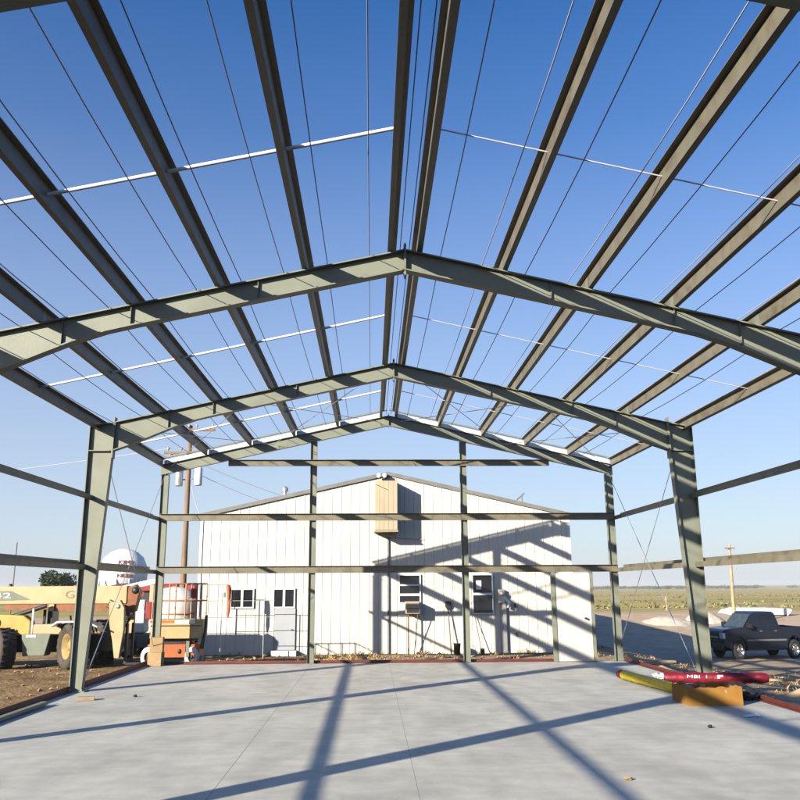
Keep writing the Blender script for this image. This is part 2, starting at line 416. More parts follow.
# purlins (Z sections), one run each, over all the bays
YP0, YP1 = FY[-1]-.2, .0
def zsec(px, s, h=.185, fl=.06, t=.007):
    z0 = zt(px)+.004; x = s*px; i = -s     # i points to the ridge
    return [(x, z0), (x-i*fl, z0), (x-i*fl, z0+.02), (x-i*(fl-t), z0+.02), (x-i*(fl-t), z0+t), (x+i*t, z0+t),
            (x+i*t, z0+h-t)][:0] or [
        [(x, z0), (x+i*t, z0), (x+i*t, z0+h), (x, z0+h)],                       # web
        [(x, z0), (x-i*fl, z0-.0), (x-i*fl, z0+t), (x, z0+t)],                  # bottom flange, outwards
        [(x+i*t, z0+h-t), (x+i*(fl+t), z0+h-t), (x+i*(fl+t), z0+h), (x+i*t, z0+h)],   # top flange, to the ridge
        [(x-i*fl, z0+t), (x-i*(fl-t), z0+t), (x-i*(fl-t), z0+.024), (x-i*fl, z0+.024)]]
for s in (-1, 1):
    for px in PX:
        mb = MB()
        for poly in zsec(px, s): mb.prism(poly, YP0, YP1)
        mb.build('purlin', STEEL2, frame)
    # eave strut
    mb = MB(); x = s*HW; z0 = EH-.07; h = .2; i = -s
    mb.prism([(x, z0), (x+i*.007, z0), (x+i*.007, z0+h), (x, z0+h)], YP0, YP1)
    mb.prism([(x+i*.007, z0), (x+i*.08, z0), (x+i*.08, z0+.007), (x+i*.007, z0+.007)], YP0, YP1)
    mb.prism([(x+i*.007, z0+h-.007), (x+i*.08, z0+h+.008), (x+i*.08, z0+h+.015), (x+i*.007, z0+h)], YP0, YP1)
    mb.build('eave_strut', STEEL2, frame)
    # wall girts
    for zg in (2.22, 3.5):
        # Z girt laid flat: web level, outer flange up, inner flange down
        mb = MB(); xi = s*(HW-.02); xo = s*(HW+.17)
        mb.box(min(xi, xo), max(xi, xo), YP0, YP1, zg, zg+.007)
        mb.box(min(xi, xi+s*.007), max(xi, xi+s*.007), YP0, YP1, zg-.09, zg)
        mb.box(min(xo, xo-s*.007), max(xo, xo-s*.007), YP0, YP1, zg+.007, zg+.085)
        mb.build('wall_girt', STEEL2, frame)
    # roof cables, two in each purlin space
    sp = PX+[HW]
    for a, b_ in zip(sp[:-1], sp[1:]):
        for fr in (.27, .76):
            cx_ = a+(b_-a)*fr
            pts = []
            for y0_, y1_ in zip(FY[:-1], FY[1:]):
                for t in (0, .25, .5, .75): 
                    pts.append((s*cx_, y0_+(y1_-y0_)*t, zt(cx_)+.035-.05*4*t*(1-t)))
            pts.append((s*cx_, FY[-1], zt(cx_)+.035))
            MB().tube(pts, .0058, 6).build('roof_cable', CABLE, frame)
    # sag straps at mid bay; left coloured white as sunlit, right greyed as dim
    for y0_, y1_ in zip(FY[:-1], FY[1:]):
        ym = (y0_+y1_)/2
        MB().tube([(s*.18, ym, zt(.18)+.10), (s*HW, ym, zt(HW)+.09)], .02 if s < 0 else .008, 8).build('sag_strap', WHITEROD if s < 0 else CABLE, frame)
for xx in (-.06, .06):
    MB().tube([(xx, FY[-1], zt(0)+.05), (xx, 0, zt(0)+.05)], .0055, 6).build('roof_cable', CABLE, frame)
# end wall girts
def end_girt(x0, x1, zg, h=.17):
    mb = MB(); y = -.085
    mb.box(x0, x1, y, y+.006, zg-h/2, zg+h/2)
    mb.box(x0, x1, y+.006, y+.07, zg-h/2, zg-h/2+.006); mb.box(x0, x1, y-.06, y, zg+h/2-.006, zg+h/2)
    mb.build('end_girt', STEEL2, frame)
end_girt(-5.7, 5.7, 2.22); end_girt(-5.7, 5.7, 3.5); end_girt(-4.05, 4.1, 4.86, .15)
# base angles round the slab
MB().box(-SX+.02, -SX+.035, -30, .1, .001, .10).box(-SX+.035, -SX+.11, -30, .1, .001, .016).build('base_angle', REDP, frame)
MB().box(SX-.035, SX-.02, -30, .1, .001, .075).box(SX-.12, SX-.035, -30, .1, .001, .016).build('base_angle', REDP, frame)
MB().box(-5.6, 4.05, .095, .11, .001, .07).box(-5.6, 4.05, .02, .095, .001, .014).build('base_angle', REDP, frame)
# door in the end wall
MB().box(4.03, 4.12, -.07, .07, .002, 2.13).build('door_post', STEEL, frame)
MB().box(5.0, 5.07, -.07, .07, .002, 2.13).build('door_post', STEEL, frame)
dr = MB().box(4.125, 4.995, -.05, -.005, .012, 2.1).build('door', WALLM, frame, .006)
kb = MB().lathe([(.0, .09), (.022, .09), (.03, .07), (.026, .05), (.012, .04), (.012, 0), (.03, 0)], 16, T(4.84, -.05, 1.02) @ RX(90)).build('door_knob', BLACKP, dr)
# brace rods: walls and roof of the end bay
def rod(a, b_, r=.0075): MB().tube([a, b_], r, 6).build('brace_rod', GALV, frame)
for s in (-1, 1):
    rod((s*5.6, -.1, 4.6), (s*5.6, -5.35, .25)); rod((s*5.6, -5.35, 4.5), (s*5.6, -.1, .25))
    rod((s*.3, -5.4, zt(.3)-.1), (s*2.9, -.1, zt(2.9)-.1)); rod((s*2.9, -5.4, zt(2.9)-.1), (s*.3, -.1, zt(.3)-.1))
    rod((s*2.9, -5.4, zt(2.9)-.12), (s*5.5, -.1, zt(5.5)-.12)); rod((s*5.3, -5.4, zt(5.3)-.12), (s*2.9, -.1, zt(2.9)-.12))

# ------------------------------------------------------------------ white building
WY, WL, WR, WB = 5.5, -5.72, 5.78, -.35
ER, RR, RXC = 3.98, 5.27, .09
def wz(x): return RR - (RR-ER)*(abs(x-RXC)/(WR-RXC if x > RXC else RXC-WL))
bld = empty('metal_building', (0, WY, WB)); tag(bld, 'cream white ribbed metal building behind the steel frame', 'building')
# ribbed front wall as real geometry
mb = MB(); x = WL; prof = []
step = .2875
while x < WR-1e-6:
    prof += [(x, 0), (x+.012, -.013), (x+.032, -.013), (x+.044, 0), (x+.15, 0), (x+.156, -.004), (x+.168, -.004), (x+.174, 0)]
    x += step
prof = [p for p in prof if p[0] < WR]+[(WR, 0)]
vs = []; fs = []
for px, py in prof:
    vs += [(px, WY+py, WB), (px, WY+py, wz(px)-.01)]
for k in range(len(prof)-1): fs.append((2*k, 2*k+2, 2*k+3, 2*k+1))
BL = 32
mb.add(vs, fs)
mb.build('front_wall', WALLM, bld)
for xx, sg in ((WL, -1), (WR, 1)):
    MB().add([(xx, WY, WB), (xx, WY+BL, WB-.8), (xx, WY+BL, wz(xx)), (xx, WY, wz(xx))], [(0, 1, 2, 3)]).build('side_wall', WALLM, bld)
sd = MB(); sd.add([(WL, WY+BL, WB-.8), (WR, WY+BL, WB-.8), (WR, WY+BL, ER), (RXC, WY+BL, RR), (WL, WY+BL, ER)], [(0, 1, 2, 3, 4)])
sd.build('rear_wall', WALLM, bld)
MB().box(WL-.025, WL+.06, WY-.03, WY-.024, WB, ER-.02).build('corner_trim', WFRAME, bld)
MB().box(WR-.06, WR+.025, WY-.03, WY-.024, WB, ER-.02).build('corner_trim', WFRAME, bld)
rf = MB()
for s, xe in ((-1, WL-.12), (1, WR+.12)):
    ze = RR-(RR-ER)*abs(xe-RXC)/((WR-RXC) if s > 0 else (RXC-WL))
    rf.prism([(RXC, RR+.0), (xe, ze), (xe, ze+.05), (RXC, RR+.05)], WY-.03, WY+BL+.1)
rf.build('roof', GALV, bld)
tr = MB()
for s, xe in ((-1, WL-.14), (1, WR+.14)):
    ze = RR-(RR-ER)*abs(xe-RXC)/((WR-RXC) if s > 0 else (RXC-WL))
    tr.prism([(RXC, RR-.05), (xe, ze-.05), (xe, ze+.07), (RXC, RR+.07)], WY-.07, WY-.033)
tr.build('rake_trim', ROOFM, bld)
def window(x0, x1, z0, z1, split, name='window'):
    w_ = MB(); t = .04
    yo, yi = WY-.06, WY-.024
    w_.box(x0-t, x0, yo, yi, z0-t, z1+t).box(x1, x1+t, yo, yi, z0-t, z1+t).box(x0, x1, yo, yi, z1, z1+t).box(x0-.0, x1, yo, yi, z0-t, z0)
    if split == 'v': m_ = (x0+x1)/2; w_.box(m_-.035, m_+.035, yo+.004, yi, z0, z1)
    else: m_ = (z0+z1)/2; w_.box(x0, x1, yo+.004, yi, m_-.035, m_+.035)
    fr = w_.build('window', WFRAME, bld)
    MB().box(x0, x1, yi-.004, yi+.002, z0, z1).build('pane', GLASSD, fr)
    return fr
window(-4.70, -4.05, 1.22, 1.73, 'v')
w2 = window(-3.40, -2.80, 1.22, 1.73, 'v')
w3 = window(.44, 1.05, .98, 2.13, 'h')
MB().box(.445, 1.045, WY-.05, WY-.03, 1.82, 1.87).build('sash_rail', WFRAME, w3)
MB().box(.444, 1.046, WY-.058, WY-.034, .985, 1.33).build('filler_panel', WFRAME, w3)
w4 = window(2.70, 3.29, 1.0, 2.13, 'h')
MB().box(2.80, 2.96, WY-.034, WY-.031, 1.70, 1.97).build('paper_notice', PAPER, w4)
dd = MB().box(-3.36, -2.74, WY-.055, WY-.024, -.04, 1.17).build('door', GDOOR, bld)
MB().lathe([(0, .06), (.02, .05), (.02, .02), (.01, 0)], 12, T(-2.84, WY-.055, .55) @ RX(90)).build('door_knob', GALV, dd)
MB().box(-3.42, -2.68, WY-.30, WY-.03, WB, -.05).build('door_step', WFRAME, bld)
# box vent hood high on the gable
hd = MB()
hx0, hx1, hz0, hz1, hd_ = -.33, .36, 3.47, 4.97, .80
hd.prism([(WY-hd_, hz0), (WY-hd_, hz1), (WY-.02, hz1+.04), (WY-.02, hz0-.02)], hx0, hx1, 'x')
h_o = hd.build('vent_hood', BOXM, bld, .01)
hs = MB()
for k in range(1, 5): hs.box(hx0+k*.138-.004, hx0+k*.138+.004, WY-hd_-.006, WY-hd_, hz0+.01, hz1-.01)
hs.build('hood_seam', BOXM, h_o)
MB().box(hx0-.02, hx1+.02, WY-hd_-.03, WY-.03, hz0-.05, hz0-.012).build('hood_lip', BOXM, h_o)
MB().tube([(hx0+.04, WY-hd_-.012, 4.85), (hx0+.40, WY-hd_-.012, 4.68)], .008, 6).build('hood_wire', BLACKP, h_o)
# twin flood lamp at the ridge
fl = MB().box(-.1, .1, WY-.13, WY-.07, 5.14, 5.24).build('flood_lamp', BLACKP, bld)
for sx in (-.2, -.02):
    MB().lathe([(0, -.08), (.04, -.07), (.065, .02), (.075, .09), (0, .085)], 14, T(sx, WY-.2, 5.17) @ RX(70)).build('lamp_head', WHITEP, fl)
# conduit, meter and service mast on the front wall
MB().tube([(.10, WY-.045, WB), (.10, WY-.045, 3.3)], .022, 8).build('conduit', ROOFM, bld)
MB().tube([(.0, WY-.04, 3.32), (.12, WY-.04, 3.30), (1.2, WY-.035, 3.22)], .01, 6).build('conduit', CABLE, bld)
mt = MB().box(3.46, 3.66, WY-.17, WY-.024, 1.30, 1.70).build('electric_meter', GALV, bld, .01)
MB().lathe([(0, .11), (.06, .10), (.075, .06), (.08, 0)], 16, T(3.56, WY-.17, 1.58) @ RX(90)).build('meter_dial', CERAM, mt)
MB().tube([(3.66, WY-.12, 1.45), (3.78, WY-.16, 1.3), (3.76, WY-.15, 1.15)], .05, 8).build('meter_hose', GALV, mt)
MB().box(3.60, 3.70, WY-.12, WY-.024, WB, 1.30).build('conduit', GALV, bld)
MB().tube([(3.98, WY-.06, 1.16), (3.98, WY-.06, 1.28)], .03, 8).build('outside_tap', BLACKP, bld)
MB().tube([(4.0, WY-.05, .3), (4.0, WY-.05, .42)], .02, 8).build('outside_tap', RUST, bld)
# roof vent and antenna mast
MB().tube([(-3.45, WY+3, 4.5), (-3.45, WY+3, 5.10)], .06, 10).lathe([(.11, 5.05), (.11, 5.16), (0, 5.24)], 12, T(-3.45, WY+3, 0)).build('roof_vent', GALV, bld)
an = MB().tube([(5.35, WY+6, 4.0), (5.35, WY+6, 5.25)], .025, 8).tube([(5.15, WY+6, 5.02), (5.45, WY+6, 5.28)], .03, 8).build('antenna_mast', ROOFM, bld)

# air conditioner in the window
ac = empty('air_conditioner', (.82, WY-.3, .98)); tag(ac, 'window air conditioner on rusty legs under the left tall window', 'air conditioner')
MB().box(.60, 1.02, WY-.52, WY-.03, 1.0, 1.36).build('case', BOXM, ac, .012)
MB().box(.63, .99, WY-.535, WY-.522, 1.03, 1.17).build('grille', BLACKP, ac)
MB().tube([(.68, WY-.45, WB+.1), (.68, WY-.45, 1.0)], .022, 8).build('leg', RUST, ac)
MB().tube([(.86, WY-.12, WB+.1), (.97, WY-.45, 1.0)], .014, 8).build('leg', RUST, ac)

# shovel leaning on the wall and bucket
sh = empty('shovel', (1.93, WY-.35, -.2)); tag(sh, 'shovel standing blade up against the white wall between the windows', 'shovel')
MB().tube([(1.97, WY-.32, -.2), (1.92, WY-.10, 1.12)], .018, 8).build('handle', RUST, sh)
bl = MB(); 
bl.add([(1.92, WY-.11, 1.05), (1.83, WY-.10, 1.19), (1.82, WY-.09, 1.33), (1.86, WY-.08, 1.36), (1.92, WY-.10, 1.36), (1.98, WY-.08, 1.36), (2.02, WY-.09, 1.33), (2.01, WY-.10, 1.19)], [tuple(range(8))])
o = bl.build('blade', BLACKP, sh); sm = o.modifiers.new('thick', 'SOLIDIFY'); sm.thickness = .008
bk = empty('bucket', (2.15, WY-.5, -.2)); tag(bk, 'dark bucket on the dirt at the foot of the shovel', 'bucket')
MB().lathe([(0, -.19), (.11, -.19), (.145, .14), (.15, .14), (.135, .13), (.10, -.15), (0, -.15)], 20, T(2.13, WY-.5, 0) @ SQ).build('pail', BLACKP, bk)
MB().tube([(2.13+.11*math.cos(a), WY-.5-.10*abs(math.sin(a))*.3, .14+.13*math.sin(a)) for a in [math.pi*i/10 for i in range(11)]], .006, 6).build('handle', GALV, bk)
hoe = empty('garden_hoe', (2.85, WY-.3, -.2)); tag(hoe, 'thin dark tool handle leaning on the wall under the papered window', 'tool')
MB().tube([(2.9, WY-.35, -.2), (2.73, WY-.07, .92)], .013, 8).build('handle', RUST, hoe)
MB().box(2.84, 2.97, WY-.37, WY-.33, -.19, -.02).build('blade', BLACKP, hoe)

# ------------------------------------------------------------------ telescopic handler
GT = -.22
th = empty('telescopic_handler', (-9.2, 2.2, GT)); tag(th, 'cream yellow telescopic handler with big wheels parked beside the slab', 'telehandler')
bm_ = MB().box(-12.6, -6.92, 1.95, 2.33, 1.40, 1.86)
boom = bm_.build('boom', YELLOW, th, .02)
MB().box(-10.1, -8.95, 1.98, 2.30, 1.26, 1.395).build('boom_inner', BROWNST, boom)
MB().box(-8.80, -6.95, 1.98, 2.30, 1.22, 1.395).build('boom_inner', BROWNST, boom)
MB().box(-8.945, -8.805, 1.93, 2.35, 1.22, 1.40).build('boom_clamp', YELLOW, boom)
bd = MB().add([(-12.6, 1.94, 1.50), (-9.95, 1.94, 1.50), (-9.45, 1.94, 1.52), (-9.95, 1.94, 1.74), (-12.6, 1.94, 1.76)], [(0, 1, 2, 3, 4)]).build('boom_stripe', GREENP, boom)
text_mesh('19-42', 'model_lettering', WHITEP, boom, .20, T(-10.95, 1.936, 1.555) @ UPRIGHT, 1.0)
text_mesh('Ge', 'maker_lettering', GREENP, boom, .27, T(-8.53, 1.946, 1.55) @ UPRIGHT, .42)
MB().lathe([(.0, .07), (.045, .06), (.05, 0)], 10, T(-10.05, 2.1, 1.86)).build('boom_lamp', BLACKP, boom)
# boom head and carriage
hdm = MB().prism([(-6.95, 1.80), (-6.72, 1.90), (-6.60, 1.70), (-6.70, 1.2), (-6.90, 1.15), (-6.95, 1.4)], 1.98, 2.30)
hdm.build('boom_head', BROWNST, th, .02)
MB().lathe([(0, .36), (.09, .36), (.09, -.0), (0, -.0)], 14, T(-6.72, 2.32, 1.74) @ RX(90)).build('boom_pin', BLACKP, th)
carr = empty('carriage', (-7.05, 2.2, .8), th)
for y0_ in (1.55, 2.55):
    MB().prism([(-7.26, 1.42), (-6.98, 1.5), (-6.86, 1.3), (-6.84, .75), (-6.92, .05), (-7.04, .05), (-7.12, .5), (-7.22, .9)], y0_, y0_+.17).build('side_plate', YELLOW, carr, .012)
MB().box(-7.0, -6.90, 1.725, 2.545, .5, .62).build('cross_bar', BLACKP, carr)
MB().box(-6.98, -6.88, 1.725, 2.545, 1.1, 1.22).build('cross_bar', BLACKP, carr)
for yy in (1.8, 2.4):
    MB().box(-6.86, -6.80, yy, yy+.12, -.12, .9).box(-6.80, -6.0, yy, yy+.12, -.13, -.08).build('fork', BLACKP, carr)
MB().tube([(-7.15, 2.15, .55), (-6.88, 2.15, 1.35)], .06, 10).build('tilt_ram', GALV, th)
for k in range(4):
    MB().tube([(-7.35-.03*k, 1.93, 1.50-.06*k), (-6.95, 1.90-.02*k, 1.30-.05*k), (-6.75, 1.92-.02*k, 1.05), (-6.98, 1.95, .70+.08*k)], .016, 6).build('hose', BLACKP, th)
MB().lathe([(0, .36), (.06, .36), (.06, -.02), (0, -.02)], 12, T(-7.02, 1.90, 1.34) @ RX(90)).build('pivot_pin', GALV, th)
# chassis
ch = MB().box(-11.6, -7.3, 1.95, 2.75, .18, .62)
ch.build('chassis', BLACKP, th, .03)
MB().prism([(-9.36, .12), (-8.80, .12), (-8.68, .66), (-9.42, .66)], 1.50, 1.94).build('side_tank', GREENP, th, .02)
MB().box(-9.3, -9.05, 1.49, 1.498, .58, .64).build('tank_decal', WHITEP, th)
hood = MB().prism([(-11.7, .62), (-9.25, .62), (-9.25, .98), (-9.45, 1.12), (-10.2, 1.16), (-10.6, 1.05), (-11.7, 1.0)], 1.62, 1.93)
ho = hood.build('engine_hood', YELLOW2, th, .04)
MB().box(-9.23, -8.35, 1.64, 1.94, .64, .90).build('step_panel', YELLOW, th, .03)
MB().lathe([(0, .05), (.12, .05), (.12, .0)], 16, T(-10.15, 1.62, .95) @ RX(90) @ SQ).build('hood_vent', YELLOW, ho)
cb = MB()
for xx in (-9.2, -8.25):
    for yy in (2.42, 3.1): cb.box(xx-.03, xx+.03, yy-.03, yy+.03, .6, 1.30)
cb.box(-9.25, -8.2, 2.38, 3.14, 1.30, 1.36)
cab = cb.build('cab', BLACKP, th)
MB().box(-9.1, -8.5, 2.5, 3.0, .62, .78).box(-9.15, -9.02, 2.5, 3.0, .78, 1.25).build('seat', BLACKP, cab)
MB().tube([(-8.55, 2.75, .7), (-8.62, 2.75, 1.08)], .025, 8).build('steering_column', BLACKP, cab)
MB().box(-9.245, -9.20, 1.63, 1.66, .66, 1.30).build('grab_post', GALV, th)
MB().tube([(-11.0, 1.78, .72), (-8.95, 1.78, 1.36)], [.065, .055], 10).build('lift_ram', BLACKP, th)
def wheel(cx, cy, cz, r, wd, yaw, parent, tyre, rim, rim_r=.55, lugs=True, squash=.75):
    MM = T(cx, cy, cz) @ Matrix.Diagonal((squash, 1, 1, 1)) @ RZ(yaw) @ RX(90)
    t_ = MB()
    t_.lathe([(r*rim_r, wd/2*.8), (r*.75, wd/2), (r*.93, wd/2*.96), (r, wd/2*.7), (r, -wd/2*.7), (r*.93, -wd/2*.96), (r*.75, -wd/2), (r*rim_r, -wd/2*.8)], 32, MM)
    if lugs:
        for k in range(20):
            for sg in (-1, 1):
                a = 360*(k+(.5 if sg > 0 else 0))/20
                t_.box(r*.97, r*1.045, -r*.05, r*.05, min(sg*.02, sg*wd*.46), max(sg*.02, sg*wd*.46), MM @ RZ(a) @ RX(12*sg))
    wh = t_.build('wheel', tyre, parent)
    MB().lathe([(r*rim_r, wd/2*.8), (r*rim_r*.92, wd/2*.8), (r*rim_r*.80, wd/2*.25), (r*.22, wd/2*.2), (r*.20, wd/2*.5), (0, wd/2*.52)], 24, MM).lathe([(r*rim_r, -wd/2*.8), (r*rim_r*.8, -wd/2*.3), (0, -wd/2*.3)], 24, MM).build('rim', rim, wh)
    return wh
TY = mat('dusty_tyre', (.06, .05, .04), .9, 0, .3, 6, .3, 20)
RIMY = mat('dusty_yellow_rim', (.34, .23, .08), .7, 0, .25, 6)
wheel(-8.08, 1.5, .36, .58, .62, -40, th, TY, RIMY)
wheel(-7.75, 2.95, .36, .58, .62, -40, th, TY, YELLOW2)
wheel(-9.86, 1.55, .28, .52, .50, -42, th, TY, BROWNST)
wheel(-10.6, 3.1, .30, .54, .46, 22, th, TY, YELLOW2)
MB().tube([(-8.18, 1.6, .36), (-7.75, 3.0, .36)], .09, 8).build('axle', BLACKP, th)
MB().tube([(-9.8, 1.6, .32), (-10.6, 3.0, .32)], .09, 8).build('axle', BLACKP, th)
MB().prism([(-8.62, .88), (-8.45, .99), (-7.7, 1.0), (-7.42, .86), (-7.42, .82), (-7.72, .95), (-8.44, .94), (-8.6, .84)], 1.2, 1.72).build('mudguard', GALV, th)

# ------------------------------------------------------------------ scissor lift
lf = empty('scissor_lift', (-5.45, 1.2, -.15)); tag(lf, 'orange and cream scissor lift with guard rails parked off the slab corner', 'scissor lift')
gl = -.13
MB().box(-6.05, -4.75, .92, 1.55, .10, .42).build('chassis', ORANGE, lf, .02)
MB().box(-5.62, -5.1, .90, .918, .11, .40).build('battery_door', ORANGE, lf)
MB().lathe([(0, .01), (.06, .01), (.06, 0)], 14, T(-5.24, .90, .25) @ RX(90) @ SQ).build('gauge', BLACKP, lf)
bod = MB().box(-5.98, -4.70, .80, 1.62, .56, 1.02).build('platform_skirt', CREAM, lf, .015)
MB().box(-5.98, -4.70, .79, .798, .86, .885).build('skirt_trim', BLACKP, bod)
MB().box(-5.36, -4.86, .78, .796, .92, 1.01).build('skirt_sign', WHITEP, bod)
MB().box(-6.0, -5.4, .79, .797, .95, 1.0).build('skirt_stripe', ORANGE, bod)
sc = MB()
for yy in (.98, 1.45):
    sc.box(-5.85, -4.9, yy, yy+.05, .425, .485); sc.box(-5.85, -4.9, yy, yy+.05, .495, .555)
sc.build('scissor_stack', BLACKP, lf)
for xx, yy in ((-6.02, .95), (-4.93, .95), (-6.02, 1.55), (-4.93, 1.55)):
    wheel(xx, yy, .115, .245, .16, -8, lf, mat('pale_tyre', (.62, .60, .55), .8, 0, .12, 6) if yy < 1 and xx < -6 else bpy.data.materials['pale_tyre'], BLACKP, .5, False)
MB().box(-5.06-.02, -4.98-.02, .88, 1.0, .12, .5).build('wheel_arm', GREENP, lf)
MB().prism([(-4.78, .30), (-4.66, .30), (-4.60, .9), (-4.60, 1.12), (-4.66, 1.12), (-4.68, .7)], 1.0, 1.06).build('ladder', BLACKP, lf)
rl = MB()
for zz in (1.48, 1.90):
    rl.tube([(-5.96, .84, zz), (-4.74, .84, zz), (-4.74, 1.58, zz), (-5.96, 1.58, zz), (-5.96, .84, zz)], .018, 8)
for xx in (-5.96, -5.55, -5.14, -4.74):
    for yy in (.84, 1.58): rl.tube([(xx, yy, 1.02), (xx, yy, 1.90)], .018, 8)
for xx in (-4.86,):
    for yy in (.84,): rl.tube([(xx, yy, 1.02), (xx, yy, 1.90)], .026, 8)
rl.build('guard_rail', PINKR, lf)
MB().box(-5.0, -4.88, .76, .82, 1.55, 1.78).build('control_box', REDM, lf, .01)

# white boom machine standing between the two
wb = empty('boom_lift', (-7.3, 5.0, -.2)); tag(wb, 'white boom lift with jib tipped up behind the telescopic handler', 'boom lift')
MB().box(-7.65, -6.55, 4.6, 5.5, .10, .50).build('chassis', GREENP, wb, .03)
MB().box(-7.55, -7.10, 4.65, 5.3, .52, 1.46).build('turret', WHITEP, wb, .04)
MB().box(-7.08, -6.9, 4.65, 5.2, .9, 1.4).build('counterweight', REDM, wb, .03)
MB().prism([(-7.95, 1.70), (-6.80, 1.92), (-6.78, 2.06), (-6.95, 2.06), (-7.95, 1.84)], 4.75, 4.98).build('boom', WHITEP, wb, .015)
MB().box(-7.72, -7.16, 4.70, 4.74, 1.56, 1.69).build('boom_plate', REDM, wb)
MB().box(-7.0, -6.80, 4.72, 4.95, 1.1, 1.88).build('jib_leg', BOXM, wb, .015)
for xx in (-7.5, -6.7):
    for yy in (4.6, 5.5): wheel(xx, yy, .13, .32, .22, 0, wb, BLACK, WHITEP, .55, False)

# white domed storage tank behind the scissor lift
tk = empty('storage_tank', (-7.0, 8.2, -.3)); tag(tk, 'small white dome topped storage tank behind the scissor lift', 'tank')
MB().lathe([(.88, -.4), (.88, 1.05), (.86, 1.27), (.77, 1.48), (.61, 1.66), (.39, 1.78), (.13, 1.83), (0, 1.835)], 36, T(-7.0, 8.2, 0)).build('shell', TANKW, tk)
MB().lathe([(.12, 1.80), (.12, 1.91), (0, 1.93)], 16, T(-7.0, 8.2, 0)).build('hatch', REDM, tk)
MB().lathe([(.885, .95), (.895, .95), (.895, 1.0), (.885, 1.0)], 36, T(-7.0, 8.2, 0)).build('band', PINKR, tk)
# red shed far behind
rs = empty('red_shed', (-15, 41, -.3)); tag(rs, 'long low red roofed shed far behind the lifts', 'shed')
MB().box(-17.9, -12.4, 39, 44, -1, 1.61).build('wall', BLACKP, rs)
MB().prism([(38.7, 1.62), (38.7, 1.95), (41.5, 2.12), (44.3, 1.62)], -18.0, -12.3, 'x').build('roof', REDM, rs)

# pipe rack leaning in front of the white wall
pr = empty('pipe_rack', (-4.3, 4.5, -.2)); tag(pr, 'thin grey pipe rack standing before the two small windows', 'rack')
rk = MB()
for zz in (1.42, .95, .50): rk.tube([(-5.55, 4.5, zz), (-3.28, 4.5, zz)], .010, 6)
rk.tube([(-5.55, 4.5, 1.88), (-4.65, 4.5, 1.88)], .010, 6)
rk.build('rail', GALV, pr)
for xx in (-5.5, -4.82, -3.58): MB().tube([(xx, 4.5, gz(xx, 4.5)-.02), (xx, 4.5, 1.88 if xx < -4 else 1.42)], .014, 8).build('post', GALV, pr)
hs = empty('hanging_strap', (-4.63, 4.46, .9)); tag(hs, 'narrow orange red strap hanging from the pipe rack', 'strap')
MB().tube([(-4.66, 4.46, 1.88), (-4.65, 4.45, 1.86), (-4.63, 4.44, 1.70), (-4.62, 4.43, 1.52), (-4.64, 4.44, 1.40)], [.02, .06, .055, .05, .02], 8).build('shoulder_strap', FADEDORANGE, hs)
MB().tube([(-4.61, 4.47, 1.88), (-4.585, 4.46, 1.75), (-4.60, 4.45, 1.45), (-4.61, 4.44, 1.15), (-4.62, 4.44, .95)], [.015, .035, .04, .045, .02], 8).build('leg_strap', FADEDORANGE, hs)
MB().box(-4.76, -4.70, 4.36, 4.42, 1.52, 1.66).build('buckle', GREENP, hs)

# ------------------------------------------------------------------ boxes at the left slab corner
b1 = MB().box(-5.72, -5.40, -.36, -.02, .001, .31, ).build('cardboard_box', CARDL, None, .006); tag(b1, 'tan cardboard box on the slab corner, bottom of two', 'box', 'stacked cardboard boxes')
b2 = MB().box(-.15, .15, -.15, .15, 0, .34, T(-5.55, -.2, .312) @ RZ(6)).build('cardboard_box', CARDL, None, .006); tag(b2, 'tan cardboard box stacked on another at the slab corner, top one', 'box', 'stacked cardboard boxes')

# ------------------------------------------------------------------ utility pole with transformers
UX, UY = -9.86, 23
up = empty('utility_pole', (UX, UY, -.3)); tag(up, 'brown wooden utility pole with two transformer cans behind the building', 'utility pole')
MB().tube([(UX+.05, UY, -.6), (UX, UY, 10.0)], [.17, .11], 12).build('pole', WOOD, up)
for zz, x0, x1 in ((9.75, -.15, 1.3), (8.55, -1.25, 1.25), (9.25, -.9, .9)):
    if zz == 9.25: continue
    a = MB().box(UX+x0, UX+x1, UY-.2, UY-.08, zz-.06, zz+.06).build('crossarm', WOOD, up)
    for t in (.08, .35, .92):
        xi = UX+x0+(x1-x0)*t
        MB().lathe([(.02, 0), (.02, .08), (.06, .1), (.06, .14), (.03, .15), (.06, .18), (.05, .22), (0, .25)], 10, T(xi, UY-.14, zz+.06)).build('insulator', CERAM, a)
MB().tube([(UX-.9, UY-.14, 8.5), (UX, UY-.13, 8.0)], .025, 6).tube([(UX+.9, UY-.14, 8.5), (UX, UY-.13, 8.0)], .025, 6).build('arm_brace', ROOFM, up)
for dx, z0 in ((-.43, 6.85), (.55, 6.88)):
    tf = MB().lathe([(0, z0), (.19, z0), (.2, z0+.03), (.2, z0+.85), (.17, z0+.92), (0, z0+.95)], 20, T(UX+dx, UY-.1, 0)).build('transformer', GALV if dx < 0 else WHITEP, up)
    MB().lathe([(.02, z0+.93), (.04, z0+1.0), (.04, z0+1.1), (.015, z0+1.2), (0, z0+1.2)], 10, T(UX+dx+.06, UY-.1, 0)).build('bushing', CERAM, tf)
    MB().box(UX+min(0, dx)+.08*(dx < 0)*0, UX+max(0, dx), UY-.06, UY-.03, z0+.3, z0+.36).build('hanger', ROOFM, tf)
for dx, zz in ((-1.0, 8.1), (-.7, 7.95)):
    MB().tube([(UX+dx, UY-.14, zz), (UX+dx+.1, UY-.2, zz+.4)], .035, 8).build('fuse_cutout', CERAM, up)
